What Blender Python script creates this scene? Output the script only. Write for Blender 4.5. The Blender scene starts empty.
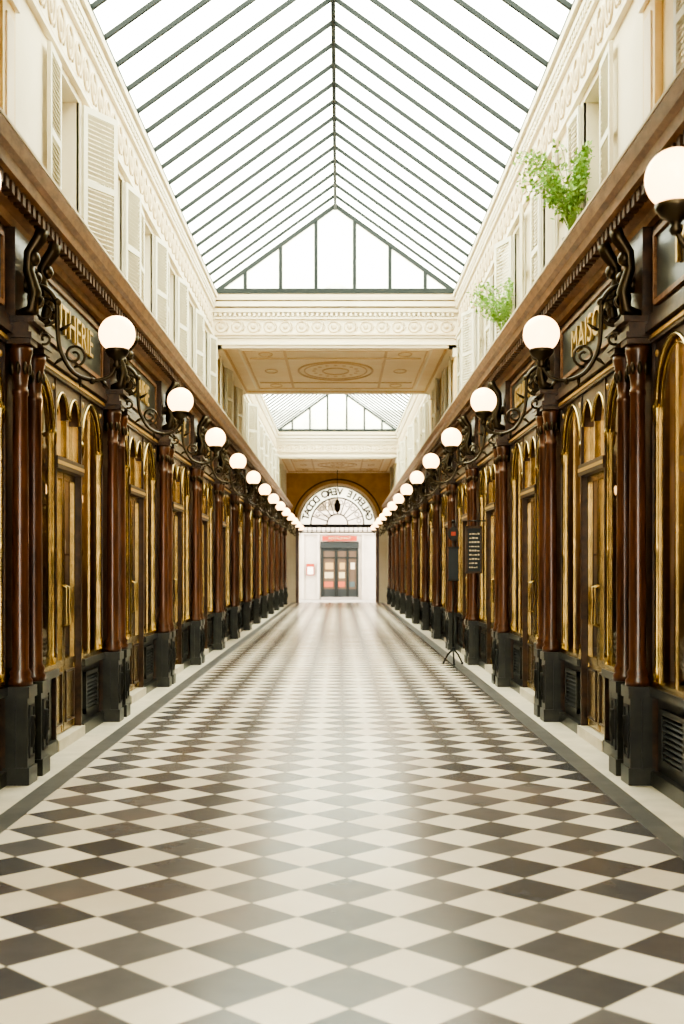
import bpy, math, random
from mathutils import Vector, Matrix
random.seed(7)
pi=math.pi
S=bpy.context.scene

# ---------------------------------------------------------------- materials
def newmat(name):
    m=bpy.data.materials.new(name); m.use_nodes=True
    nt=m.node_tree; nt.nodes.clear()
    out=nt.nodes.new('ShaderNodeOutputMaterial')
    return m,nt,out
def pbr(name,col,rough=.5,metal=0,var=.0,scale=8,col2=None,bump=0,bscale=30,stretch=(1,1,1),coat=0,emit=None,estr=0):
    m,nt,out=newmat(name)
    b=nt.nodes.new('ShaderNodeBsdfPrincipled')
    b.inputs['Base Color'].default_value=(*col,1); b.inputs['Roughness'].default_value=rough
    b.inputs['Metallic'].default_value=metal
    if coat: b.inputs['Coat Weight'].default_value=coat; b.inputs['Coat Roughness'].default_value=.15
    if emit: b.inputs['Emission Color'].default_value=(*emit,1); b.inputs['Emission Strength'].default_value=estr
    nt.links.new(b.outputs[0],out.inputs[0])
    if col2 or bump:
        tc=nt.nodes.new('ShaderNodeTexCoord'); mp=nt.nodes.new('ShaderNodeMapping')
        mp.inputs['Scale'].default_value=stretch
        nt.links.new(tc.outputs['Object'],mp.inputs[0])
    if col2:
        n=nt.nodes.new('ShaderNodeTexNoise'); n.inputs['Scale'].default_value=scale; n.inputs['Detail'].default_value=5
        n.inputs['Roughness'].default_value=.6
        nt.links.new(mp.outputs[0],n.inputs['Vector'])
        r=nt.nodes.new('ShaderNodeValToRGB'); r.color_ramp.elements[0].position=.35; r.color_ramp.elements[1].position=.65
        r.color_ramp.elements[0].color=(*col,1); r.color_ramp.elements[1].color=(*col2,1)
        nt.links.new(n.outputs['Fac'],r.inputs[0]); nt.links.new(r.outputs[0],b.inputs['Base Color'])
    if bump:
        n2=nt.nodes.new('ShaderNodeTexNoise'); n2.inputs['Scale'].default_value=bscale
        nt.links.new(mp.outputs[0],n2.inputs['Vector'])
        bp=nt.nodes.new('ShaderNodeBump'); bp.inputs['Strength'].default_value=bump; bp.inputs['Distance'].default_value=.02
        nt.links.new(n2.outputs['Fac'],bp.inputs['Height']); nt.links.new(bp.outputs[0],b.inputs['Normal'])
    return m
M={}
M['mahog']=pbr('mahogany',(.048,.019,.011),.30,col2=(.15,.058,.028),scale=5,stretch=(6,6,.6),coat=.5)
M['wood']=pbr('dark_walnut',(.032,.017,.010),.38,col2=(.080,.039,.018),scale=4,stretch=(3,3,3),coat=.25)
M['cornice']=pbr('cornice_wood',(.16,.072,.030),.45,col2=(.30,.15,.070),scale=5,stretch=(3,1,3),coat=.1)
M['dentil']=pbr('dentil_wood',(.10,.048,.022),.7)
M['black']=pbr('black_green_paint',(.020,.021,.017),.38,col2=(.040,.040,.030),scale=6,coat=.25)
M['brass']=pbr('polished_brass',(.60,.44,.20),.27,1,col2=(.34,.26,.11),scale=6,bump=.12,bscale=5)
M['gold']=pbr('gilding',(.68,.48,.2),.42,.7)
M['bronze']=pbr('dark_bronze',(.065,.048,.028),.34,.75)
M['iron2']=pbr('vent_iron',(.02,.02,.018),.5,.3)
M['cream']=pbr('cream_plaster',(.87,.78,.62),.75,col2=(.82,.73,.56),scale=2,bump=.05)
M['relief']=pbr('plaster_relief',(.68,.56,.39),.7)
M['ochre']=pbr('ochre_panelling',(.88,.68,.34),.6,col2=(.80,.59,.27),scale=3)
M['ceil']=pbr('ceiling_peach',(.92,.78,.57),.6,col2=(.88,.72,.50),scale=2)
M['ceil2']=pbr('ceiling_moulding',(.93,.83,.65),.5)
M['ceil3']=pbr('ceiling_gilt_moulding',(.70,.50,.27),.5)
M['archw']=pbr('arch_wall_ochre',(.60,.38,.16),.6,col2=(.50,.30,.11),scale=3)
M['shut']=pbr('shutter_paint',(.76,.71,.56),.6,col2=(.70,.65,.51),scale=4)
M['frame']=pbr('window_white',(.76,.70,.56),.5)
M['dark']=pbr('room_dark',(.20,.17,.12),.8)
M['iron']=pbr('roof_iron',(.010,.015,.014),.7)
M['pale']=pbr('pale_stone',(.68,.61,.50),.45,col2=(.57,.51,.41),scale=5)
M['slate']=pbr('slate_border',(.085,.082,.080),.4,col2=(.13,.124,.118),scale=4)
M['inner']=pbr('shop_wall',(.52,.38,.20),.7,col2=(.17,.115,.06),scale=1.6,stretch=(3,3,.6))
M['curtain']=pbr('shop_partition',(.11,.075,.04),.8,col2=(.48,.36,.21),scale=1.3,stretch=(3,3,.4))
M['shelf']=pbr('shelf_wood',(.16,.085,.04),.5)
M['leaf']=pbr('leaf',(.20,.38,.08),.6,col2=(.34,.50,.14),scale=12)
M['terra']=pbr('dark_pot',(.35,.30,.22),.8)
M['chalk']=pbr('chalkboard',(.02,.025,.03),.6)
M['white']=pbr('chalk_white',(.85,.83,.76),.7)
M['red']=pbr('sign_red',(.34,.05,.025),.6)
M['facade']=pbr('street_facade',(.56,.52,.46),.8,col2=(.48,.45,.40),scale=2)
M['street']=pbr('street_paving',(.36,.34,.31),.8,col2=(.30,.29,.27),scale=6)
M['teal']=pbr('dark_shop_paint',(.025,.032,.035),.4)
M['shop_fill']=pbr('shop_fill_glow',(1,.9,.7),.5,emit=(1,.74,.45),estr=11)  # warm glow added to brighten the shop interiors, no known fitting
gc=[(.4,.1,.05),(.06,.09,.10),(.5,.42,.26),(.10,.07,.05),(.42,.28,.11),(.6,.54,.42)]
for i,c in enumerate(gc): M['g%d'%i]=pbr('goods_%d'%i,c,.5)
def globe_mat():
    m,nt,out=newmat('opal_glass_lit')
    e=nt.nodes.new('ShaderNodeEmission'); e.inputs[0].default_value=(1,.62,.29,1); e.inputs[1].default_value=1.7
    b=nt.nodes.new('ShaderNodeBsdfPrincipled'); b.inputs['Base Color'].default_value=(.55,.43,.29,1); b.inputs['Roughness'].default_value=.1
    a=nt.nodes.new('ShaderNodeAddShader')
    nt.links.new(e.outputs[0],a.inputs[0]); nt.links.new(b.outputs[0],a.inputs[1]); nt.links.new(a.outputs[0],out.inputs[0])
    return m
M['globe']=globe_mat()
def glass_mat(name,tint,refl,rough=.02):
    m,nt,out=newmat(name)
    t=nt.nodes.new('ShaderNodeBsdfTransparent'); t.inputs[0].default_value=(*tint,1)
    g=nt.nodes.new('ShaderNodeBsdfGlossy'); g.inputs['Color'].default_value=(.95,.92,.84,1); g.inputs['Roughness'].default_value=rough
    f=nt.nodes.new('ShaderNodeFresnel'); f.inputs[0].default_value=refl
    tc=nt.nodes.new('ShaderNodeTexCoord'); n=nt.nodes.new('ShaderNodeTexNoise'); n.inputs['Scale'].default_value=1.6
    nt.links.new(tc.outputs['Object'],n.inputs['Vector'])
    bp=nt.nodes.new('ShaderNodeBump'); bp.inputs['Strength'].default_value=.05; bp.inputs['Distance'].default_value=.1
    nt.links.new(n.outputs['Fac'],bp.inputs['Height']); nt.links.new(bp.outputs[0],g.inputs['Normal'])
    x=nt.nodes.new('ShaderNodeMixShader')
    nt.links.new(f.outputs[0],x.inputs[0]); nt.links.new(t.outputs[0],x.inputs[1]); nt.links.new(g.outputs[0],x.inputs[2]); nt.links.new(x.outputs[0],out.inputs[0])
    return m
M['glass']=glass_mat('shop_glass',(.90,.87,.74),1.45)
M['winglass']=glass_mat('upper_glass',(.75,.78,.76),1.6)
def roof_glass(name='frosted_roof_glass',lo=.15,hi=.5,tint=(.74,.85,.79)):
    m,nt,out=newmat(name)
    t=nt.nodes.new('ShaderNodeBsdfTransparent'); t.inputs[0].default_value=(*tint,1)
    d=nt.nodes.new('ShaderNodeBsdfTranslucent'); d.inputs[0].default_value=(.80,.90,.84,1)
    tc=nt.nodes.new('ShaderNodeTexCoord'); n=nt.nodes.new('ShaderNodeTexNoise'); n.inputs['Scale'].default_value=.9; n.inputs['Detail'].default_value=3
    nt.links.new(tc.outputs['Object'],n.inputs['Vector'])
    r=nt.nodes.new('ShaderNodeMapRange'); r.inputs[1].default_value=.3; r.inputs[2].default_value=.7; r.inputs[3].default_value=lo; r.inputs[4].default_value=hi
    nt.links.new(n.outputs['Fac'],r.inputs[0])
    x=nt.nodes.new('ShaderNodeMixShader')
    nt.links.new(r.outputs[0],x.inputs[0]); nt.links.new(t.outputs[0],x.inputs[1]); nt.links.new(d.outputs[0],x.inputs[2]); nt.links.new(x.outputs[0],out.inputs[0])
    return m
M['roof']=roof_glass()
M['gable']=roof_glass('frosted_gable_glass',.5,.95,(.42,.54,.48))
M['opal']=roof_glass('opal_fanlight_glass',.6,.8,(.95,.95,.9))
def floor_mat(d=.43):
    m,nt,out=newmat('diamond_marble_floor')
    N=nt.nodes.new; L=nt.links.new
    def math_(op,a,b=None):
        n=N('ShaderNodeMath'); n.operation=op
        for i,v in enumerate((a,b)):
            if v is None: continue
            if isinstance(v,(int,float)): n.inputs[i].default_value=v
            else: L(v,n.inputs[i])
        return n.outputs[0]
    tc=N('ShaderNodeTexCoord'); sp=N('ShaderNodeSeparateXYZ'); L(tc.outputs['Object'],sp.inputs[0])
    x,y=sp.outputs[0],sp.outputs[1]
    u=math_('DIVIDE',math_('ADD',x,y),d); v=math_('DIVIDE',math_('SUBTRACT',x,y),d)
    u=math_('ADD',u,.25); v=math_('ADD',v,.25)
    fu=math_('FLOOR',u); fv=math_('FLOOR',v)
    chk=math_('PINGPONG',math_('ADD',fu,fv),1)
    cb=N('ShaderNodeCombineXYZ'); L(fu,cb.inputs[0]); L(fv,cb.inputs[1])
    wn=N('ShaderNodeTexWhiteNoise'); wn.noise_dimensions='2D'; L(cb.outputs[0],wn.inputs['Vector'])
    ns=N('ShaderNodeTexNoise'); ns.inputs['Scale'].default_value=9; ns.inputs['Detail'].default_value=6; L(tc.outputs['Object'],ns.inputs['Vector'])
    big=N('ShaderNodeTexNoise'); big.inputs['Scale'].default_value=.7; big.inputs['Detail'].default_value=3; L(tc.outputs['Object'],big.inputs['Vector'])
    def ramp(src,c0,c1,p0=.2,p1=.8):
        r=N('ShaderNodeValToRGB'); r.color_ramp.elements[0].color=(*c0,1); r.color_ramp.elements[1].color=(*c1,1)
        r.color_ramp.elements[0].position=p0; r.color_ramp.elements[1].position=p1; L(src,r.inputs[0]); return r.outputs[0]
    f=math_('ADD',math_('MULTIPLY',wn.outputs['Value'],.7),math_('MULTIPLY',ns.outputs['Fac'],.3))
    dk=ramp(f,(.066,.066,.074),(.130,.124,.128)); lt=ramp(f,(.64,.57,.47),(.78,.71,.60))
    def mix(fac,a,b,mode='MIX'):
        n=N('ShaderNodeMix'); n.data_type='RGBA'; n.blend_type=mode
        if isinstance(fac,(int,float)): n.inputs[0].default_value=fac
        else: L(fac,n.inputs[0])
        for i,vv in ((6,a),(7,b)):
            if isinstance(vv,tuple): n.inputs[i].default_value=(*vv,1)
            else: L(vv,n.inputs[i])
        return n.outputs[2]
    c=mix(chk,dk,lt)
    bf=ramp(big.outputs['Fac'],(0,0,0),(1,1,1),.48,.70)
    c=mix(math_('MULTIPLY',bf,.18),c,(.36,.22,.15))
    gu=math_('PINGPONG',u,.5); gv=math_('PINGPONG',v,.5)
    g=math_('LESS_THAN',math_('MINIMUM',gu,gv),.010)
    c=mix(math_('MULTIPLY',g,.6),c,(.2,.17,.13))
    b=N('ShaderNodeBsdfPrincipled'); L(c,b.inputs['Base Color'])
    b.inputs['Specular IOR Level'].default_value=.26
    rr=N('ShaderNodeMapRange'); rr.inputs[3].default_value=.18; rr.inputs[4].default_value=.28; L(big.outputs['Fac'],rr.inputs[0]); L(rr.outputs[0],b.inputs['Roughness'])
    bp=N('ShaderNodeBump'); bp.inputs['Strength'].default_value=.04; bp.inputs['Distance'].default_value=.01; L(ns.outputs['Fac'],bp.inputs['Height']); L(bp.outputs[0],b.inputs['Normal'])
    L(b.outputs[0],out.inputs[0])
    return m
M['floor']=floor_mat()

# ---------------------------------------------------------------- mesh builder
class B:
    def __init__(s): s.v=[];s.f=[];s.m=[];s.sm=[];s.mats=[]
    def mi(s,k):
        if k not in s.mats: s.mats.append(k)
        return s.mats.index(k)
    def add(s,vs,fs,k,smooth=False):
        o=len(s.v); s.v+=[tuple(p) for p in vs]; i=s.mi(k)
        for f in fs: s.f.append([a+o for a in f]); s.m.append(i); s.sm.append(smooth)
    def box(s,x0,x1,y0,y1,z0,z1,k):
        s.add([(x0,y0,z0),(x1,y0,z0),(x1,y1,z0),(x0,y1,z0),(x0,y0,z1),(x1,y0,z1),(x1,y1,z1),(x0,y1,z1)],
              [(0,3,2,1),(4,5,6,7),(0,1,5,4),(1,2,6,5),(2,3,7,6),(3,0,4,7)],k)
    def pane(s,x0,x1,z0,z1,y,k):
        s.add([(x0,y,z0),(x1,y,z0),(x1,y,z1),(x0,y,z1)],[(3,2,1,0)],k)
    def obox(s,c,ax,ay,az,k):
        c=Vector(c);ax=Vector(ax);ay=Vector(ay);az=Vector(az)
        vs=[c+a*ax+b*ay+d*az for d in(-1,1) for a,b in((-1,-1),(1,-1),(1,1),(-1,1))]
        s.add(vs,[(0,3,2,1),(4,5,6,7),(0,1,5,4),(1,2,6,5),(2,3,7,6),(3,0,4,7)],k)
    def lathe(s,c,prof,k,n=16,smooth=True):
        vs=[];fs=[]
        for r,z in prof:
            for i in range(n):
                a=2*pi*i/n; vs.append((c[0]+r*math.cos(a),c[1]+r*math.sin(a),c[2]+z))
        for j in range(len(prof)-1):
            for i in range(n):
                fs.append((j*n+i,j*n+(i+1)%n,(j+1)*n+(i+1)%n,(j+1)*n+i))
        fs.append(tuple(range(n-1,-1,-1))); fs.append(tuple((len(prof)-1)*n+i for i in range(n)))
        s.add(vs,fs,k,smooth)
    def sphere(s,c,r,k,n=16,m=10,sc=(1,1,1)):
        vs=[];fs=[]
        for j in range(m+1):
            t=pi*j/m
            for i in range(n):
                a=2*pi*i/n; vs.append((c[0]+r*sc[0]*math.sin(t)*math.cos(a),c[1]+r*sc[1]*math.sin(t)*math.sin(a),c[2]-r*sc[2]*math.cos(t)))
        for j in range(m):
            for i in range(n): fs.append((j*n+i,j*n+(i+1)%n,(j+1)*n+(i+1)%n,(j+1)*n+i))
        s.add(vs,fs,k,True)
    def tube(s,pts,r,k,n=8,closed=False):
        P=[Vector(p) for p in pts]; N=len(P)
        rs=r if isinstance(r,(list,tuple)) else [r]*N
        vs=[];fs=[]; up=None
        for i in range(N):
            if closed: t=(P[(i+1)%N]-P[i-1]).normalized()
            else: t=(P[min(i+1,N-1)]-P[max(i-1,0)]).normalized()
            if up is None:
                up=Vector((0,0,1)) if abs(t.z)<.9 else Vector((1,0,0))
            up=(up-t*up.dot(t)).normalized(); w=t.cross(up)
            for j in range(n):
                a=2*pi*j/n; vs.append(P[i]+rs[i]*(math.cos(a)*up+math.sin(a)*w))
        for i in range(N if closed else N-1):
            q=(i+1)%N
            for j in range(n): fs.append((i*n+j,i*n+(j+1)%n,q*n+(j+1)%n,q*n+j))
        if not closed:
            fs.append(tuple(range(n-1,-1,-1))); fs.append(tuple((N-1)*n+j for j in range(n)))
        s.add(vs,fs,k,True)
    def ring(s,c,R,r,k,axis='x',n=16,m=6,sc=1):
        pts=[]
        for i in range(n):
            a=2*pi*i/n
            if axis=='x': pts.append((c[0],c[1]+R*math.cos(a),c[2]+R*sc*math.sin(a)))
            elif axis=='y': pts.append((c[0]+R*math.cos(a),c[1],c[2]+R*sc*math.sin(a)))
            else: pts.append((c[0]+R*math.cos(a),c[1]+R*sc*math.sin(a),c[2]))
        s.tube(pts,r,k,m,True)
    def extrude_y(s,prof,y0,y1,k):
        n=len(prof)
        vs=[(x,y0,z) for x,z in prof]+[(x,y1,z) for x,z in prof]
        fs=[(i,(i+1)%n,n+(i+1)%n,n+i) for i in range(n)]+[tuple(range(n-1,-1,-1)),tuple(range(n,2*n))]
        s.add(vs,fs,k)
    def spandrel(s,x0,x1,zs,zt,y0,y1,k,R=None,n=16,cx=None):
        cx=(x0+x1)/2 if cx is None else cx
        R=R or (x1-x0)/2
        prev=None
        for i in range(n+1):
            a=pi-pi*i/n
            ax=cx+R*math.cos(a); az=zs+R*math.sin(a)
            if prev:
                px,pz=prev
                s.add([(px,y0,pz),(ax,y0,az),(ax,y0,zt),(px,y0,zt),(px,y1,pz),(ax,y1,az),(ax,y1,zt),(px,y1,zt)],
                  [(0,1,2,3),(7,6,5,4),(0,4,5,1),(3,2,6,7)],k)
            prev=(ax,az)
        if x0<cx-R-1e-4: s.box(x0,cx-R,y0,y1,zs,zt,k)
        if x1>cx+R+1e-4: s.box(cx+R,x1,y0,y1,zs,zt,k)
    def archtube(s,cx,zs,R,y,r,k,n=14):
        s.tube([(cx+R*math.cos(pi-pi*i/n),y,zs+R*math.sin(pi-pi*i/n)) for i in range(n+1)],r,k,6)
    def mesh(s,name):
        me=bpy.data.meshes.new(name); me.from_pydata(s.v,[],s.f)
        for k in s.mats: me.materials.append(M[k])
        me.polygons.foreach_set('material_index',s.m); me.polygons.foreach_set('use_smooth',s.sm)
        me.update(); return me
def put(name,me,loc=(0,0,0),rz=0,parent=None):
    if isinstance(me,B): me=me.mesh(name)
    o=bpy.data.objects.new(name,me); S.collection.objects.link(o)
    o.location=loc; o.rotation_euler=(0,0,rz)
    if parent: o.parent=parent
    return o
def text(name,body,size,mat,parent=None,loc=(0,0,0),rot=(0,0,0),mw=None,extr=.008,sx=1,off=0):
    c=bpy.data.curves.new(name,'FONT'); c.body=body; c.size=size; c.extrude=extr; c.offset=off; c.align_x='CENTER'; c.align_y='CENTER'
    c.materials.append(M[mat])
    o=bpy.data.objects.new(name,c); S.collection.objects.link(o)
    o.location=loc; o.rotation_euler=rot; o.scale=(sx,1,1)
    if mw is not None: o.matrix_world=mw
    if parent: o.parent=parent
    return o

# ---------------------------------------------------------------- dimensions
XW=2.25
Z0=5.15; PITCH=3.42; NB=14
YEND=52.0
YBACK=Z0-4*PITCH
piers=[Z0+PITCH*k for k in range(-4,NB)]
def side_loc(side,y): return ((XW if side>0 else -XW),y,0)
def side_rot(side): return pi/2 if side>0 else -pi/2

# ---------------------------------------------------------------- floor
b=B()
def quad(b,x0,x1,y0,y1,z,k): b.add([(x0,y0,z),(x1,y0,z),(x1,y1,z),(x0,y1,z)],[(0,1,2,3)],k)
yA,yB=YBACK-.5,YEND+.3
quad(b,-1.84,1.84,yA,yB,0,'floor')
for sx in(-1,1):
    a,c=sorted((sx*1.84,sx*1.99)); quad(b,a,c,yA,yB,0,'slate')
    a,c=sorted((sx*1.99,sx*3.8)); quad(b,a,c,yA,yB,0,'pale')
put('floor',b)
b=B(); quad(b,-9,9,yB,YEND+6,-.01,'street'); put('street_pavement',b)

# ---------------------------------------------------------------- shopfront bay
def shopfront():
    b=B()
    hw=PITCH/2; pw=.30
    e=hw-pw
    for s in(-1,1):
        x0,x1=sorted((s*.5,s*e))
        b.box(x0,x1,-.12,-.02,0,.64,'black')
        b.box(x0,x1,-.12,.03,0,.10,'black')
        b.box(x0,x1,-.12,.04,.62,.68,'black')
        b.box(x0,x1,-.12,.02,.68,.72,'brass')
        g0,g1=(x0+x1)/2-.24,(x0+x1)/2+.24
        b.box(g0-.04,g1+.04,-.02,.012,.17,.21,'black'); b.box(g0-.04,g1+.04,-.02,.012,.51,.55,'black')
        b.box(g0-.04,g0,-.02,.012,.17,.55,'black'); b.box(g1,g1+.04,-.02,.012,.17,.55,'black')
        for i in range(8):
            z=.23+i*.037
            b.obox(((g0+g1)/2,-.006,z),(.24,0,0),(0,.011,-.009),(0,.002,.003),'iron2')
        # one tall arched display window
        R=(x1-x0)/2-.035; zs=2.60; cx=(x0+x1)/2
        b.spandrel(x0,x1,zs,3.05,-.05,.0,'wood',R=R,n=20)
        b.archtube(cx,zs,R,.002,.018,'brass',20)
        b.archtube(cx,zs,R-.05,-.018,.007,'brass',20)
        for q in(x0+.06,x1-.06): b.sphere((q,.004,2.97),.026,'gold',8,6,(1,.5,1))
        for q in(x0+.045,x1-.045): b.box(q-.008,q+.008,-.024,-.010,.72,zs,'brass')
        for q in (x0+.016,x1-.016):
            b.lathe((q,-.006,0),[(.028,.72),(.028,.80),(.016,.82),(.015,1.6),(.021,1.62),(.021,1.66),(.015,1.68),(.015,2.48),(.028,2.52),(.034,2.60),(.02,2.64)],'brass',10)
        # slim glazing bar
        b.box(cx-.007,cx+.007,-.024,-.012,.72,zs+R-.01,'brass')
    b.box(-.5,.5,-.14,.04,0,.09,'pale')
    for s in(-1,1):
        b.box(min(s*.5,s*.46),max(s*.5,s*.46),-.10,.012,.09,3.05,'wood')
        x0,x1=sorted((s*.012,s*.455))
        b.box(x0,x0+.04,-.08,-.04,.10,2.32,'brass'); b.box(x1-.04,x1,-.08,-.04,.10,2.32,'brass')
        b.box(x0,x1,-.08,-.045,.10,.68,'brass'); 
        for (a,c,z0,z1) in((x0+.06,x1-.06,.17,.185),(x0+.06,x1-.06,.60,.615),(x0+.06,x0+.075,.17,.615),(x1-.075,x1-.06,.17,.615)): b.box(a,c,-.045,-.03,z0,z1,'wood')
        b.box(x0,x1,-.08,-.04,2.26,2.32,'brass')
        b.box(x0,x1,-.08,-.035,.66,.72,'brass')
        hx=s*.06
        b.tube([(hx,-.04,1.0),(hx,.0,1.02),(hx,.0,1.33),(hx,-.04,1.35)],.010,'brass')
        a,c=sorted((0,s*.46)); R=(c-a)/2-.025
        b.spandrel(a,c,2.76,3.05,-.06,.0,'wood',R=R)
        b.archtube((a+c)/2,2.76,R,.002,.016,'brass')
        b.box(a,a+.02,-.06,-.01,2.42,2.76,'brass'); b.box(c-.02,c,-.06,-.01,2.42,2.76,'brass')
    b.box(-.5,.5,-.09,.03,2.32,2.42,'wood'); b.box(-.5,.5,.03,.036,2.355,2.385,'gold')
    for (x0,x1,z0,z1,yy) in((-e,-.5,.72,3.05,-.022),(.5,e,.72,3.05,-.022),(-.46,.46,.7,3.05,-.06)):
        b.pane(x0,x1,z0,z1,yy,'glass')
    b.box(-hw,hw,-.1,.03,3.05,3.12,'wood'); b.box(-hw,hw,-.1,.07,3.12,3.17,'wood')
    b.box(-hw,hw,.03,.042,3.075,3.10,'gold'); b.box(-hw,hw,-.1,.05,3.17,3.24,'wood')
    b.box(-hw,hw,-.1,.01,3.24,3.86,'wood')
    for z in(3.31,3.78): b.box(-e+.08,e-.08,.01,.035,z-.018,z+.018,'cornice')
    for q in(-e+.08,e-.08): b.box(q-.018,q+.018,.01,.035,3.31,3.78,'cornice')
    b.box(-e+.1,e-.1,.01,.016,3.33,3.76,'black')
    return b.mesh('shopfront')
def pier():
    b=B()
    p=.30
    b.box(-p,p,-.1,.02,0,3.12,'wood')
    b.box(-p,p,0,.09,0,.62,'black')
    for s in(-1,1):
        c=s*.19
        b.box(c-.10,c+.10,0,.17,0,.66,'black')
        b.box(c-.112,c+.112,0,.185,0,.12,'black'); b.box(c-.112,c+.112,0,.185,.60,.68,'black')
        b.box(c-.065,c+.065,.17,.18,.18,.20,'iron2'); b.box(c-.065,c+.065,.17,.18,.53,.55,'iron2')
        b.box(c-.065,c-.052,.17,.18,.18,.55,'iron2'); b.box(c+.052,c+.065,.17,.18,.18,.55,'iron2')
        b.lathe((c,.172,.25),[(.012,0),(.025,.05),(.035,.12),(.024,.18),(.03,.22)],'iron2',8)
        b.lathe((c,.095,0),[(.085,.68),(.085,.72),(.068,.74),(.076,.77),(.058,.80),(.059,1.2),(.056,2.0),(.050,2.70),(.056,2.71),(.056,2.74),(.048,2.75),
                            (.053,2.82),(.072,2.95),(.085,3.01),(.085,3.05)],'mahog',18)
        for i in range(8):
            a=2*pi*i/8
            b.sphere((c+.062*math.cos(a),.095+.062*math.sin(a),2.89),.020,'bronze',6,5,(1,1,2.4))
        b.box(c-.095,c+.095,0,.19,3.05,3.09,'wood')
    b.box(-p,p,0,.2,3.09,3.13,'wood'); b.box(-p,p,0,.18,3.13,3.2,'wood'); b.box(-p-.01,p+.01,0,.22,3.2,3.24,'wood')
    b.box(-p+.03,p-.03,0,.08,3.24,3.86,'wood')
    for s in(-1,1):
        c=s*.19
        pts=[(.08,3.26),(.18,3.30),(.20,3.42),(.15,3.58),(.16,3.7),(.23,3.80),(.25,3.86)]
        b.tube([(c,y,z) for y,z in pts],[.042,.05,.045,.04,.045,.05,.05],'bronze',8)
        b.ring((c,.21,3.36),.04,.015,'bronze','x',12,6)
        b.sphere((c,.19,3.66),.045,'bronze',10,8,(1,1,1.2))
    b.sphere((0,.14,3.42),.06,'bronze',12,8,(1,.8,1.4)); b.sphere((0,.16,3.57),.04,'bronze',12,8,(1,1,1.2))
    b.tube([(-.12,.12,3.60),(-.08,.15,3.50),(0,.18,3.46),(.08,.15,3.50),(.12,.12,3.60)],.02,'bronze')
    return b.mesh('shop_pier')
def lamp():
    b=B()
    def bez(pts,n=28):
        P=[Vector(p) for p in pts]; P=[2*P[0]-P[1]]+P+[2*P[-1]-P[-2]]
        out=[]
        seg=len(P)-3; m=max(3,n//seg)
        for i in range(seg):
            for j in range(m):
                t=j/m; a,b_,c,d=P[i:i+4]
                out.append(.5*((2*b_)+(-a+c)*t+(2*a-5*b_+4*c-d)*t*t+(-a+3*b_-3*c+d)*t**3))
        out.append(P[-2]); return out
    G=(0,.735,3.17)
    b.sphere(G,.13,'globe',28,18)
    b.lathe((0,.735,0),[(.018,2.93),(.03,2.95),(.02,2.97),(.03,2.99),(.065,3.01),(.085,3.04),(.088,3.06),(.075,3.065)],'bronze',16)
    arm=bez([(0,.08,3.52),(0,.22,3.50),(0,.30,3.40),(0,.31,3.24),(0,.33,3.06),(0,.42,2.90),(0,.56,2.84),(0,.68,2.87),(0,.735,2.95)],40)
    n=len(arm)
    b.tube(arm,[.020-.008*i/n for i in range(n)],'bronze',8)
    b.ring((0,.215,3.33),.10,.012,'bronze','x',22,6); b.ring((0,.215,3.33),.05,.010,'bronze','x',16,6)
    for i in range(6):
        a=2*pi*i/6; b.tube([(0,.215+.05*math.cos(a),3.33+.05*math.sin(a)),(0,.215+.1*math.cos(a),3.33+.1*math.sin(a))],.008,'bronze',6)
    sp=[]
    for i in range(30):
        t=i/29; a=-pi/2+ t*3.2*pi; r=.085*(1-t*.8)
        sp.append((0,.43+r*math.cos(a),3.02+r*math.sin(a)))
    b.tube(sp,.010,'bronze',6)
    sp=[]
    for i in range(26):
        t=i/25; a=pi/2+t*2.8*pi; r=.06*(1-t*.8)
        sp.append((0,.22+r*math.cos(a),3.14+r*math.sin(a)))
    b.tube(sp,.010,'bronze',6)
    b.sphere((0,.56,2.835),.024,'bronze',10,8); b.sphere((0,.31,3.40),.03,'bronze',10,8)
    for (y,z,dy,dz) in((.35,3.0,-.07,-.05),(.47,2.86,.0,-.07),(.62,2.84,.05,-.05),(.33,3.2,.08,.05)):
        b.tube([(0,y,z),(0,y+dy*.5,z+dz*.4),(0,y+dy,z+dz)],[.012,.014,.003],'bronze',6)
    b.lathe((0,.09,3.52),[(.04,-.05),(.05,0),(.04,.05)],'bronze',10)
    return b.mesh('globe_sconce')
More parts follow.
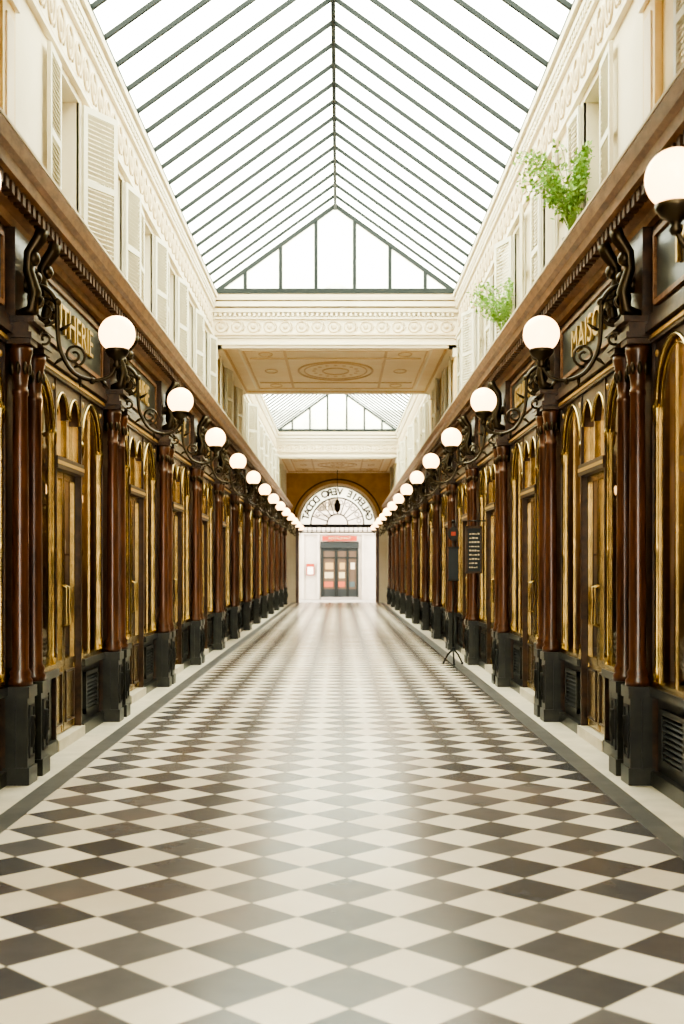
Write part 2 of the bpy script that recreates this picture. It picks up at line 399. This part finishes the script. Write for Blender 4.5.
def interior(seed):
    rnd=random.Random(seed); b=B(); hw=PITCH/2
    b.box(-hw+.01,hw-.01,-1.42,-1.35,.02,3.98,'inner')
    for s in(-1,1):
        a,c=sorted((s*(hw-.01),s*(hw-.04))); b.box(a,c,-1.35,-.15,.02,3.98,'curtain')
    for s in(-1,1):
        x0,x1=sorted((s*.58,s*1.55))
        b.box(x0,x1,-1.05,-.2,.02,.72,'shelf')
        for z in(1.25,1.75,2.25,2.75):
            b.box(x0,x1,-1.34,-1.0,z,z+.03,'shelf')
            x=x0+.05
            while x<x1-.12:
                w=rnd.uniform(.06,.16); h=rnd.uniform(.12,.36)
                k='g%d'%rnd.randrange(6)
                if rnd.random()<.5: b.box(x,x+w,-1.28,-1.08,z+.03,z+.03+h,k)
                else: b.lathe((x+w/2,-1.17,z+.03),[(w*.3,0),(w*.45,h*.35),(w*.2,h*.7),(w*.28,h)],k,10)
                x+=w+rnd.uniform(.02,.1)
        for row,yy in enumerate((-.75,-.4)):
            x=x0+.08
            while x<x1-.15:
                w=rnd.uniform(.08,.2); h=rnd.uniform(.15,.6 if row==0 else .4); k='g%d'%rnd.randrange(6)
                b.lathe((x+w/2,yy,.72),[(w*.4,0),(w*.5,h*.3),(w*.3,h*.6),(w*.15,h*.8),(w*.25,h)],k,12)
                x+=w+rnd.uniform(.05,.15)
        b.box(x0,x1,-.5,-.25,1.62,1.635,'brass')
        x=x0+.08
        while x<x1-.12:
            w=rnd.uniform(.06,.12); h=rnd.uniform(.1,.28); k='g%d'%rnd.randrange(6)
            b.lathe((x+w/2,-.38,1.635),[(w*.4,0),(w*.5,h*.4),(w*.2,h*.7),(w*.3,h)],k,10); x+=w+rnd.uniform(.08,.2)
    b.box(-1.3,1.3,-.8,-.7,3.5,3.54,'shop_fill')  # added glowing bar that lights the display from above
    for q in(-1.0,1.0): b.box(q-.01,q+.01,-.76,-.74,3.54,4.0,'bronze')  # rods holding the added glow bar
    return b.mesh('shop_display')
me_sf=shopfront(); me_p=pier(); me_l=lamp(); me_i=[interior(i) for i in range(4)]
namesL=['CHAUSSURES','TABATIERE','PATISSERIE','GRAVURES','TAPISSERIE','LUTHERIE','LIBRAIRIE','GALERIE','ANTIQUITES','MODES','BIJOUX','DENTELLES','THE','CAFE','VINS','OPTIQUE','GANTS','CARTES']
namesR=['POUPEES','OBJETS','MODES','ENCADREMENT','MAISON','MAISON','CERAMIQUES','LIVRES','TAPIS','BOUTIQUE','ATELIER','ARGENTERIE','GANTS','RELIURE','CAFE','PIPES','CANNES','LINGE']
for side in(-1,1):
    for i,y in enumerate(piers):
        put('shop_pier',me_p,side_loc(side,y),side_rot(side))
        put('globe_sconce',me_l,side_loc(side,y),side_rot(side))
        if y<YEND-4:
            yc=y+PITCH/2
            o=put('shopfront',me_sf,side_loc(side,yc),side_rot(side))
            put('shop_display',me_i[(i+(side>0)*2)%4],side_loc(side,yc),side_rot(side))
            nm=(namesL if side<0 else namesR)[i]
            text('sign_lettering',nm,.34,'gold',o,(0,.03,3.545),(pi/2,0,pi),extr=.012,sx=min(1.25,2.3/(len(nm)*.25)))
for side in(-1,1):
    b=B(); y0=piers[-1]+.32; 
    xx=sorted((side*XW,side*(XW+.1)))
    b.box(xx[0],xx[1],y0,YEND-.01,0,3.86,'wood')
    xf=side*(XW-.03); x2=sorted((side*XW,xf))
    for z0,z1 in((.2,.62),(.8,1.9),(2.05,2.95)):
        for (ya,yb) in((y0+.15,y0+.95),(y0+1.05,YEND-.1)):
            b.box(x2[0],x2[1],ya,yb,z0,z0+.04,'cornice'); b.box(x2[0],x2[1],ya,yb,z1-.04,z1,'cornice')
            b.box(x2[0],x2[1],ya,ya+.04,z0,z1,'cornice'); b.box(x2[0],x2[1],yb-.04,yb,z0,z1,'cornice')
    put('timber_panelling',b)

for side,n in((-1,1),(1,2)):
    b=B(); prof=[(0,3.86),(.06,3.86),(.08,3.91),(.14,3.93),(.14,4.0),(.24,4.02),(.26,4.08),(.30,4.10),(.33,4.17),(.33,4.21),(.0,4.23)]
    P=[(side*(XW-v),z) for v,z in prof]
    b.extrude_y(P,yA,YEND,'cornice')
    y=yA+.05
    while y<YEND-.1:
        xs=sorted((side*(XW-.13),side*(XW-.205)))
        b.box(xs[0],xs[1],y,y+.075,3.93,4.012,'dentil'); y+=.135
    xs=sorted((side*(XW-.331),side*(XW-.338))); b.box(xs[0],xs[1],yA,YEND,4.18,4.2,'relief')
    put('trim_%d'%n,b)

for side,nm in((-1,'left'),(1,'right')):
    b=B(); a,c=sorted((side*3.7,side*3.85)); b.box(a,c,yA,YEND,0,4.05,'inner')
    a,c=sorted((side*XW,side*3.85)); b.box(a,c,yA,YEND,4.02,4.1,'cream')
    put('wall_%s_shops'%nm,b)

# ---------------------------------------------------------------- upper storey
XU=2.28; T=.32; WT=5.70; WB=4.28; FT=6.62
NE=8.55
def upper(side,y0,y1,cents,k,nm,ftop=FT):
    b=B(); 
    def sb(d0,d1,ya,yb,z0,z1,kk):
        a,c=sorted((side*(XU+d0),side*(XU+d1))); b.box(a,c,ya,yb,z0,z1,kk)
    hw=.43
    sb(0,T,y0,y1,4.1,WB,k)
    sb(0,T,y0,y1,WT,ftop,k)
    e=[y0]
    for c in cents: e+= [c-hw,c+hw]
    e.append(y1)
    for i in range(0,len(e),2): sb(0,T,e[i],e[i+1],WB,WT,k)
    R='relief' if k=='cream' else 'ceil2'
    if ftop>6:
        sb(-.05,0,y0,y1,5.76,5.80,k); sb(-.03,0,y0,y1,5.80,5.85,R)
        sb(-.04,0,y0,y1,6.32,6.36,k); sb(-.06,0,y0,y1,6.44,6.5,k); sb(-.09,0,y0,y1,6.53,6.6,k)
        y=y0+.2
        while y<y1-.15:
            x=side*(XU-.008)
            b.ring((x,y,6.08),.11,.014,R,'x',12,5,1.3); b.sphere((x,y,6.08),.04,R,8,6,(.5,1,1.6))
            b.tube([(x,y+.1,5.95),(x,y+.17,6.08),(x,y+.1,6.2)],.012,R,5)
            y+=.34
        y=y0+.05
        while y<y1-.05:
            sb(-.055,-.0,y,y+.05,6.37,6.43,k); y+=.1
    for c in cents:
        for q in(c-hw-.04,c+hw+.0): sb(-.012,.02,q,q+.04,WB,WT,'frame')
    put('wall_%s'%nm,b)
def window_mesh():
    b=B(); h0,h1=WB,WT; w=.43
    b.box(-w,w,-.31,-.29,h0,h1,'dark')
    for s in(-1,1): b.box(min(s*w,s*(w-.06)),max(s*w,s*(w-.06)),-.24,-.18,h0,h1,'frame')
    b.box(-w,w,-.24,-.18,h1-.07,h1,'frame'); b.box(-w,w,-.24,-.16,h0,h0+.08,'frame')
    b.box(-.035,.035,-.24,-.17,h0,h1,'frame')
    for z in(h0+.5,h0+.97): b.box(-w+.04,w-.04,-.23,-.19,z-.015,z+.015,'frame')
    b.pane(-w,w,h0,h1,-.21,'winglass')
    for s in(-1,1):
        n=12
        vs=[];fs=[]
        for i in range(n+1):
            x=s*(.05+.3*i/n) ; y=-.265+.012*math.sin(i*2.2)
            vs+= [(x,y,h0),(x,y,h1)]
        for i in range(n): fs.append((2*i,2*i+2,2*i+3,2*i+1))
        b.add(vs,fs,'white',True)
    return b.mesh('casement_window')
def shutter_mesh():
    b=B(); w=.45; h0,h1=WB+.02,WT-.02; t=.016
    b.box(0,.05,-t,t,h0,h1,'shut'); b.box(w-.05,w,-t,t,h0,h1,'shut')
    for z in(h0,(h0+h1)/2-.03,h1-.06): b.box(.05,w-.05,-t,t,z,z+.06,'shut')
    z=h0+.085
    while z<h1-.07:
        if abs(z-(h0+h1)/2)>.045: b.obox((w/2,0,z),(w/2-.05,0,0),(0,.012,-.012),(0,.003,.003),'shut')
        z+=.042
    return b.mesh('louvered_shutter')
me_w=window_mesh(); me_s=shutter_mesh()
wn=0
sections=[(-8.9,3.0,[-7,-4.6,-2.2,.2],'cream','a'),(3.0,NE,[4.5,6.8],'ochre','b'),(NE,22.4,[10.4]+[12.55+2.1*i for i in range(5)],'cream','c'),
          (22.4,28.4,[24.2,26.8],'ochre','d'),(28.4,45.0,[29.9+2.25*i for i in range(7)],'cream','e'),(45.0,YEND,[46.8,49.6],'ochre','f')]
for side,sn in((-1,'left'),(1,'right')):
    for (y0,y1,cs,k,t) in sections:
        upper(side,y0,y1,cs,k,sn+'_upper_'+t,FT if k=='cream' else 5.9)
        for ci,c in enumerate(cs):
            wn+=1
            put('window_%d'%wn,me_w,(side*XU,c,0),side_rot(side))
            for e in(-1,1):
                hy=c+e*.44
                base=pi/2 if e>0 else -pi/2
                ang=0.04
                if k=='cream' and e>0 and side<0 and ci==0: ang=.55
                elif k=='cream' and e>0 and side>0 and ci in(2,4): ang=.35
                elif (ci*5+e+side)%5==0 and not (side>0 and ci==0): ang=.2
                rz=base+ (ang if e>0 else -ang)*(1 if side>0 else -1)
                put('louvered_shutter',me_s,(side*(XU-.034),hy,0),rz)
b=B()
for y in(NE-.18,22.58,28.22,45.18,3.18):
    for s in(-1,1):
        a,c=sorted((s*XU,s*(XU-.05))); b.box(a,c,y-.16,y+.16,4.1,5.67,'ochre')
        a,c=sorted((s*XU,s*(XU-.08)));
        b.box(a,c,y-.18,y+.18,5.45,5.67,'ceil2'); b.box(a,c,y-.18,y+.18,4.1,4.4,'ceil2')
        a,c=sorted((s*(XU-.05),s*(XU-.062))); b.box(a,c,y-.09,y+.09,4.5,5.35,'ceil')
put('trim_3',b)

def cov(y0,y1,n):
    b=B(); z=5.67
    b.box(-XU-.3,XU+.3,y0,y1,z,z+.12,'ceil')
    def rect(xa,xb,ya,yb,w,h,k):
        b.box(xa,xb,ya,ya+w,z-h,z,k); b.box(xa,xb,yb-w,yb,z-h,z,k); b.box(xa,xa+w,ya,yb,z-h,z,k); b.box(xb-w,xb,ya,yb,z-h,z,k)
    rect(-XU,XU,y0,y1,.16,.06,'ceil2'); rect(-XU+.16,XU-.16,y0+.16,y1-.16,.04,.03,'ceil3')
    rect(-XU+.42,XU-.42,y0+.5,y1-.5,.04,.02,'ceil2'); rect(-XU+.5,XU-.5,y0+.58,y1-.58,.03,.02,'ceil3')
    ym=(y0+y1)/2; L=(y1-y0)/2-.5
    for q in(-.98,.98): b.box(q-.025,q+.025,y0+.62,y1-.62,z-.02,z,'ceil3')
    for q in(-1,1): b.box(-1.7,1.7,ym+q*L*.62-.03,ym+q*L*.62+.03,z-.02,z,'ceil3')
    for f,r,k in((.52,.025,'ceil3'),(.44,.015,'ceil3'),(.18,.02,'ceil3')):
        b.ring((0,ym,z-.003),1.5*f,r,k,'z',48,6,1.5)
    for i in range(16):
        a=2*pi*i/16
        b.sphere((.46*math.cos(a),ym+.7*math.sin(a),z),.04,'ceil3',8,5,(1.2,1.2,.3))
    for sx in(-1,1):
        for sy in(-1,0,1): b.ring((sx*1.36,ym+sy*L*.8,z-.003),.13,.014,'ceil3','z',18,6,1.8)
    put('ceiling_%d'%n,b)
cov(3.0,NE,1); cov(22.4,28.4,2); cov(45.0,YEND,3)
def beam(y0,y1,n,face):
    b=B(); b.box(-XU,XU,y0,y1,5.66,6.62,'cream')
    f=y0 if face<0 else y1
    def fb(d,z0,z1,k):
        a,c=sorted((f,f+face*d)); b.box(-XU,XU,a,c,z0,z1,k)
    fb(.05,5.66,5.72,'cream'); fb(.03,5.72,5.77,'relief'); fb(.04,5.84,5.87,'relief'); fb(.05,6.14,6.18,'cream'); fb(.09,6.26,6.33,'cream'); fb(.14,6.36,6.45,'cream'); fb(.17,6.47,6.53,'relief')
    x=-XU+.15
    while x<XU-.1:
        b.ring((x,f+face*.01,6.0),.10,.014,'relief','y',12,5,1.0); b.sphere((x,f+face*.01,6.0),.04,'relief',8,6,(1.2,.5,1.2))
        b.tube([(x+.1,f+face*.01,5.92),(x+.15,f+face*.01,6.0),(x+.1,f+face*.01,6.08)],.012,'relief',5)
        x+=.3
    x=-XU+.03
    while x<XU-.05:
        a,c=sorted((f,f+face*.08)); b.box(x,x+.045,a,c,6.19,6.25,'cream'); x+=.09
    put('trim_%d'%n,b)
beam(22.4,22.7,4,-1); beam(45.0,45.3,5,-1); beam(NE-.3,NE,6,1); beam(28.1,28.4,7,1); beam(2.98,3.28,8,-1)

# skylights
def skylight(y0,y1):
    E=6.66; Rr=8.3; b=B(); X=XU
    for s in(-1,1):
        b.add([(0,y0,Rr),(s*X,y0,E),(s*X,y1,E),(0,y1,Rr)],[(0,1,2,3)],'roof')
        n=int(round((y1-y0)/.62)); st=(y1-y0)/n
        for i in range(n+1):
            yy=y0+i*st
            b.obox((s*X/2,yy,(E+Rr)/2-.04),(s*X/2,0,(E-Rr)/2),(0,.018,0),(0,0,.028),'iron')
        a,c=sorted((s*X,s*(X-.07))); b.box(a,c,y0,y1,E-.05,E+.02,'iron')
    b.box(-.026,.026,y0,y1,Rr-.12,Rr+.03,'iron')
    for yy in(y0,y1):
        b.box(-X,X,yy-.04,yy+.04,6.62,6.71,'iron')
        b.add([(-X,yy,E),(X,yy,E),(0,yy,Rr)],[(0,1,2)],'gable')
        for s in(-1,1): b.obox((s*X/2,yy,(E+Rr)/2-.04),(s*X/2,0,(E-Rr)/2),(0,.035,0),(0,0,.045),'iron')
        for q in(-1.68,-1.02,-.36,.36,1.02,1.68):
            b.box(q-.032,q+.032,yy-.03,yy+.03,E,Rr-(Rr-E)*abs(q)/X,'iron')
    put('glass_roof',b)
skylight(NE,22.4); skylight(28.4,45.0); skylight(-8.9,3.0)

# ---------------------------------------------------------------- end wall with arch
b=B(); R=1.66; zs=3.4
b.spandrel(-XU-.3,XU+.3,zs,5.9,YEND,YEND+.35,'archw',R=R,n=32,cx=0)
for s in(-1,1):
    a,c=sorted((s*R,s*(XU+1.6))); b.box(a,c,YEND,YEND+.35,0,zs,'cream')
    a,c=sorted((s*(R-.0),s*(R+.14))); b.box(a,c,YEND-.05,YEND,0,zs,'mahog')
    b.box(a-.03,c+.03,YEND-.09,YEND,zs-.14,zs,'ceil2')
b.archtube(0,zs,R+.05,YEND-.02,.06,'ceil2',32); b.archtube(0,zs,R+.28,YEND-.01,.03,'wood',32)
put('wall_end',b)
b=B()
n=32; vs=[];fs=[]
for i in range(n+1):
    a=pi*i/n
    for r in(1.15,R): vs.append((r*math.cos(a),YEND+.16,zs+r*math.sin(a)))
for i in range(n):
    o=2*i; fs.append((o,o+1,o+3,o+2))
b.add(vs,fs,'opal')
b.archtube(0,zs,1.15,YEND+.14,.035,'iron2',28); b.archtube(0,zs,.45,YEND+.14,.03,'iron2',20); b.archtube(0,zs,1.64,YEND+.14,.025,'iron2',28)
for i in range(1,10):
    a=pi*i/10; b.tube([(.45*math.cos(a),YEND+.15,zs+.45*math.sin(a)),(1.15*math.cos(a),YEND+.15,zs+1.15*math.sin(a))],.024,'iron2',6)
    a2=pi*(i-.5)/10; b.ring((.95*math.cos(a2),YEND+.15,zs+.95*math.sin(a2)),.09,.018,'iron2','y',12,5)
b.box(-R,R,YEND+.06,YEND+.26,zs-.14,zs,'iron2')
for i in range(16): b.lathe((-1.5+i*.2,YEND+.16,zs-.34),[(.01,0),(.03,.06),(.012,.1),(.02,.2)],'iron2',6)
b.box(-R,R,YEND+.12,YEND+.2,zs-.38,zs-.33,'iron2')
fan=put('arched_fanlight',b)
txt='GALERIE VERO DODAT'
for i,ch in enumerate(txt):
    if ch==' ': continue
    th=math.radians(13+154*i/(len(txt)-1)); r=1.40
    mw=Matrix(((-math.sin(th),math.cos(th),0,r*math.cos(th)),(0,0,1,YEND+.125),(math.cos(th),math.sin(th),0,zs+r*math.sin(th)),(0,0,0,1)))
    text('letter_%d'%i,ch,.42,'iron',fan,mw=mw,extr=.006,off=.014)
b=B()
b.tube([(0,YEND-1,5.66),(0,YEND-1,4.45)],.012,'bronze')
b.lathe((0,YEND-1,3.95),[(.02,-.10),(.05,-.08),(.12,.0),(.15,.25),(.09,.35),(.10,.38),(.02,.5)],'bronze',8)
put('hanging_lantern',b)

# street facade
b=B(); yf=YEND+5
b.box(-8,8,yf,yf+.4,0,9,'facade')
for z in(3.1,3.3): b.box(-8,8,yf-.1,yf,z,z+.08,'facade')
x0,x1=-.80,1.0
b.box(x0,x1,yf-.06,yf,0.05,2.75,'teal')
b.box(x0-.02,x1+.02,yf-.14,yf-.06,2.45,2.70,'teal')
for xa,xb in((x0+.1,-.1),(-.02,.45),(.5,x1-.08)):
    b.box(xa,xb,yf-.068,yf-.061,.5,2.3,'g3')
    for j in range(3):
        b.box(xa+.06+.03*j,xb-.1,yf-.085,yf-.068,.6+.42*j,.85+.45*j,'g%d'%((j*2+(0 if xa<0 else 1))%6))
    for q in(xa,xb): b.box(q-.03,q+.03,yf-.11,yf-.06,.1,2.4,'iron')
    b.box(xa,xb,yf-.10,yf-.06,1.95,2.02,'iron')
b.box(x0,x1,yf-.3,yf,0,.12,'street')
for xp in(-1.7,-.97,1.15): b.box(xp,xp+.12,yf-.08,yf,0,3.1,'facade')
for xp in(-6,-3.8,2.6,5):
    b.box(xp,xp+1.4,yf-.03,yf,.6,2.6,'dark'); b.box(xp-.05,xp+1.45,yf-.06,yf,2.6,2.75,'facade')
for xp in(-6,-3.3,-1.0,1.3,4):
    b.box(xp,xp+1.0,yf-.02,yf,4.2,6.4,'dark'); 
    for q in(xp,xp+.48,xp+.95): b.box(q,q+.05,yf-.05,yf,4.2,6.4,'frame')
    b.box(xp-.1,xp+1.1,yf-.16,yf,4.05,4.2,'facade')
bld=put('street_building',b)
b=B(); b.box(-.72,.92,yf-.2,yf-.14,2.78,3.02,'red'); sg=put('shop_sign_board',b,parent=bld)
text('sign_lettering','RESTAURANT',.17,'g2',bld,(.10,yf-.21,2.90),(pi/2,0,0))
b=B(); b.box(-1.48,-1.1,yf-.12,yf-.08,1.15,1.7,'red'); b.box(-1.43,-1.15,yf-.13,yf-.12,1.2,1.55,'white'); put('framed_poster',b,parent=bld)

# ---------------------------------------------------------------- props
b=B(); 
for i in range(3):
    a=2*pi*i/3+.5
    b.tube([(0,0,.25),(.09*math.cos(a),.09*math.sin(a),.16),(.17*math.cos(a),.17*math.sin(a),.02)],[.016,.014,.012],'iron2',8)
    b.sphere((.17*math.cos(a),.17*math.sin(a),.02),.02,'iron2',8,6)
b.tube([(0,0,.2),(0,0,2.2)],.014,'iron2',8); b.sphere((0,0,.25),.03,'iron2'); b.sphere((0,0,2.22),.03,'iron2')
b.box(-.075,.075,-.035,-.012,1.32,1.82,'chalk'); b.box(-.085,.085,-.045,-.01,1.80,1.83,'iron2'); b.box(-.085,.085,-.045,-.01,1.30,1.33,'iron2')
pts=[(.085*math.cos(2*pi*i/20),-.02,2.03+.11*math.sin(2*pi*i/20)) for i in range(20)]
vs=[(x,-.03,z) for x,_,z in pts]+[(x,-.01,z) for x,_,z in pts]
b.add(vs,[tuple(range(20)),tuple(range(39,19,-1))]+[(i,20+i,20+(i+1)%20,(i+1)%20) for i in range(20)],'iron2')
b.box(-.035,.035,-.034,-.03,2.0,2.06,'red')
put('menu_stand',b,(1.84,18.6,0))
b=B()
b.box(1.97,2.17,17.78,17.82,1.44,2.1,'chalk')
for a,c,z0,z1 in((1.95,1.975,1.42,2.12),(2.165,2.19,1.42,2.12),(1.95,2.19,1.42,1.45),(1.95,2.19,2.09,2.12)): b.box(a,c,17.765,17.825,z0,z1,'wood')
rn=random.Random(3)
for i in range(9): 
    q=2.0
    while q<2.13:
        w_=rn.uniform(.012,.04); b.box(q,min(q+w_,2.15),17.776,17.78,1.5+i*.062,1.512+i*.062+rn.uniform(0,.012),'relief'); q+=w_+.012
b.tube([(2.25,17.8,2.2),(1.98,17.8,2.2)],.01,'iron2',6); b.tube([(2.0,17.8,2.2),(2.0,17.8,2.11)],.004,'iron2',6); b.tube([(2.14,17.8,2.2),(2.14,17.8,2.11)],.004,'iron2',6)
put('chalkboard_sign',b)
def plant(name,loc,H,Wx,Wy,n,seed):
    r=random.Random(seed); b=B()
    b.lathe((0,0,0),[(.06,0),(.08,.14),(.09,.14),(.09,.17),(.075,.17),(.07,.15)],'terra',16)
    for i in range(n):
        a=r.uniform(0,2*pi); l=r.uniform(.5,1)*H; w=r.uniform(.5,1)
        dx=math.cos(a)*w*Wx-.05; dy=math.sin(a)*w*Wy
        if dx>.14: dx=.14
        P=[]
        for j in range(10):
            t=j/9; P.append(Vector((dx*t**1.2,dy*t**1.2,.15+l*(t*1.45-.65*t**2.6))))
        b.tube(P,.003,'leaf',4)
        for j in range(3,10):
            for q in range(5):
                p=P[j]+Vector([r.uniform(-.05,.05) for _ in range(3)])
                if p.x>.10: p.x=.10
                d=Vector([r.uniform(-1,.4),r.uniform(-1,1),r.uniform(-.9,.5)]).normalized(); u=d.cross(Vector([r.uniform(-1,1),r.uniform(-1,1),r.uniform(-1,1)])).normalized()
                L=r.uniform(.03,.065); ww=L*.28
                b.add([p,p+d*L*.5+u*ww,p+d*L,p+d*L*.5-u*ww],[(0,1,2,3)],'leaf')
    put(name,b,loc)
plant('potted_trailing_plant',(2.12,10.55,4.23),.98,.50,.40,46,1)
plant('potted_trailing_plant',(2.12,15.0,4.23),.85,.40,.36,28,5)

# ---------------------------------------------------------------- light & camera
w=bpy.data.worlds.new('World'); S.world=w; w.use_nodes=True
bg=w.node_tree.nodes['Background']; bg.inputs[0].default_value=(1,.93,.81,1); bg.inputs[1].default_value=3.4
S.view_settings.view_transform='AgX'
try: S.view_settings.look='AgX - High Contrast'
except Exception as e: print(e)
S.view_settings.exposure=1.6
cam=bpy.data.cameras.new('Camera'); co=bpy.data.objects.new('Camera',cam); S.collection.objects.link(co)
co.location=(.07,0,1.5); co.rotation_euler=(pi/2,0,0)
cam.sensor_fit='AUTO'; cam.sensor_width=36; cam.lens=36*1200/1024
cam.shift_y=56/1024; cam.shift_x=3/1024; cam.clip_end=300
cam.dof.use_dof=True; cam.dof.focus_distance=12; cam.dof.aperture_fstop=2.8
S.camera=co
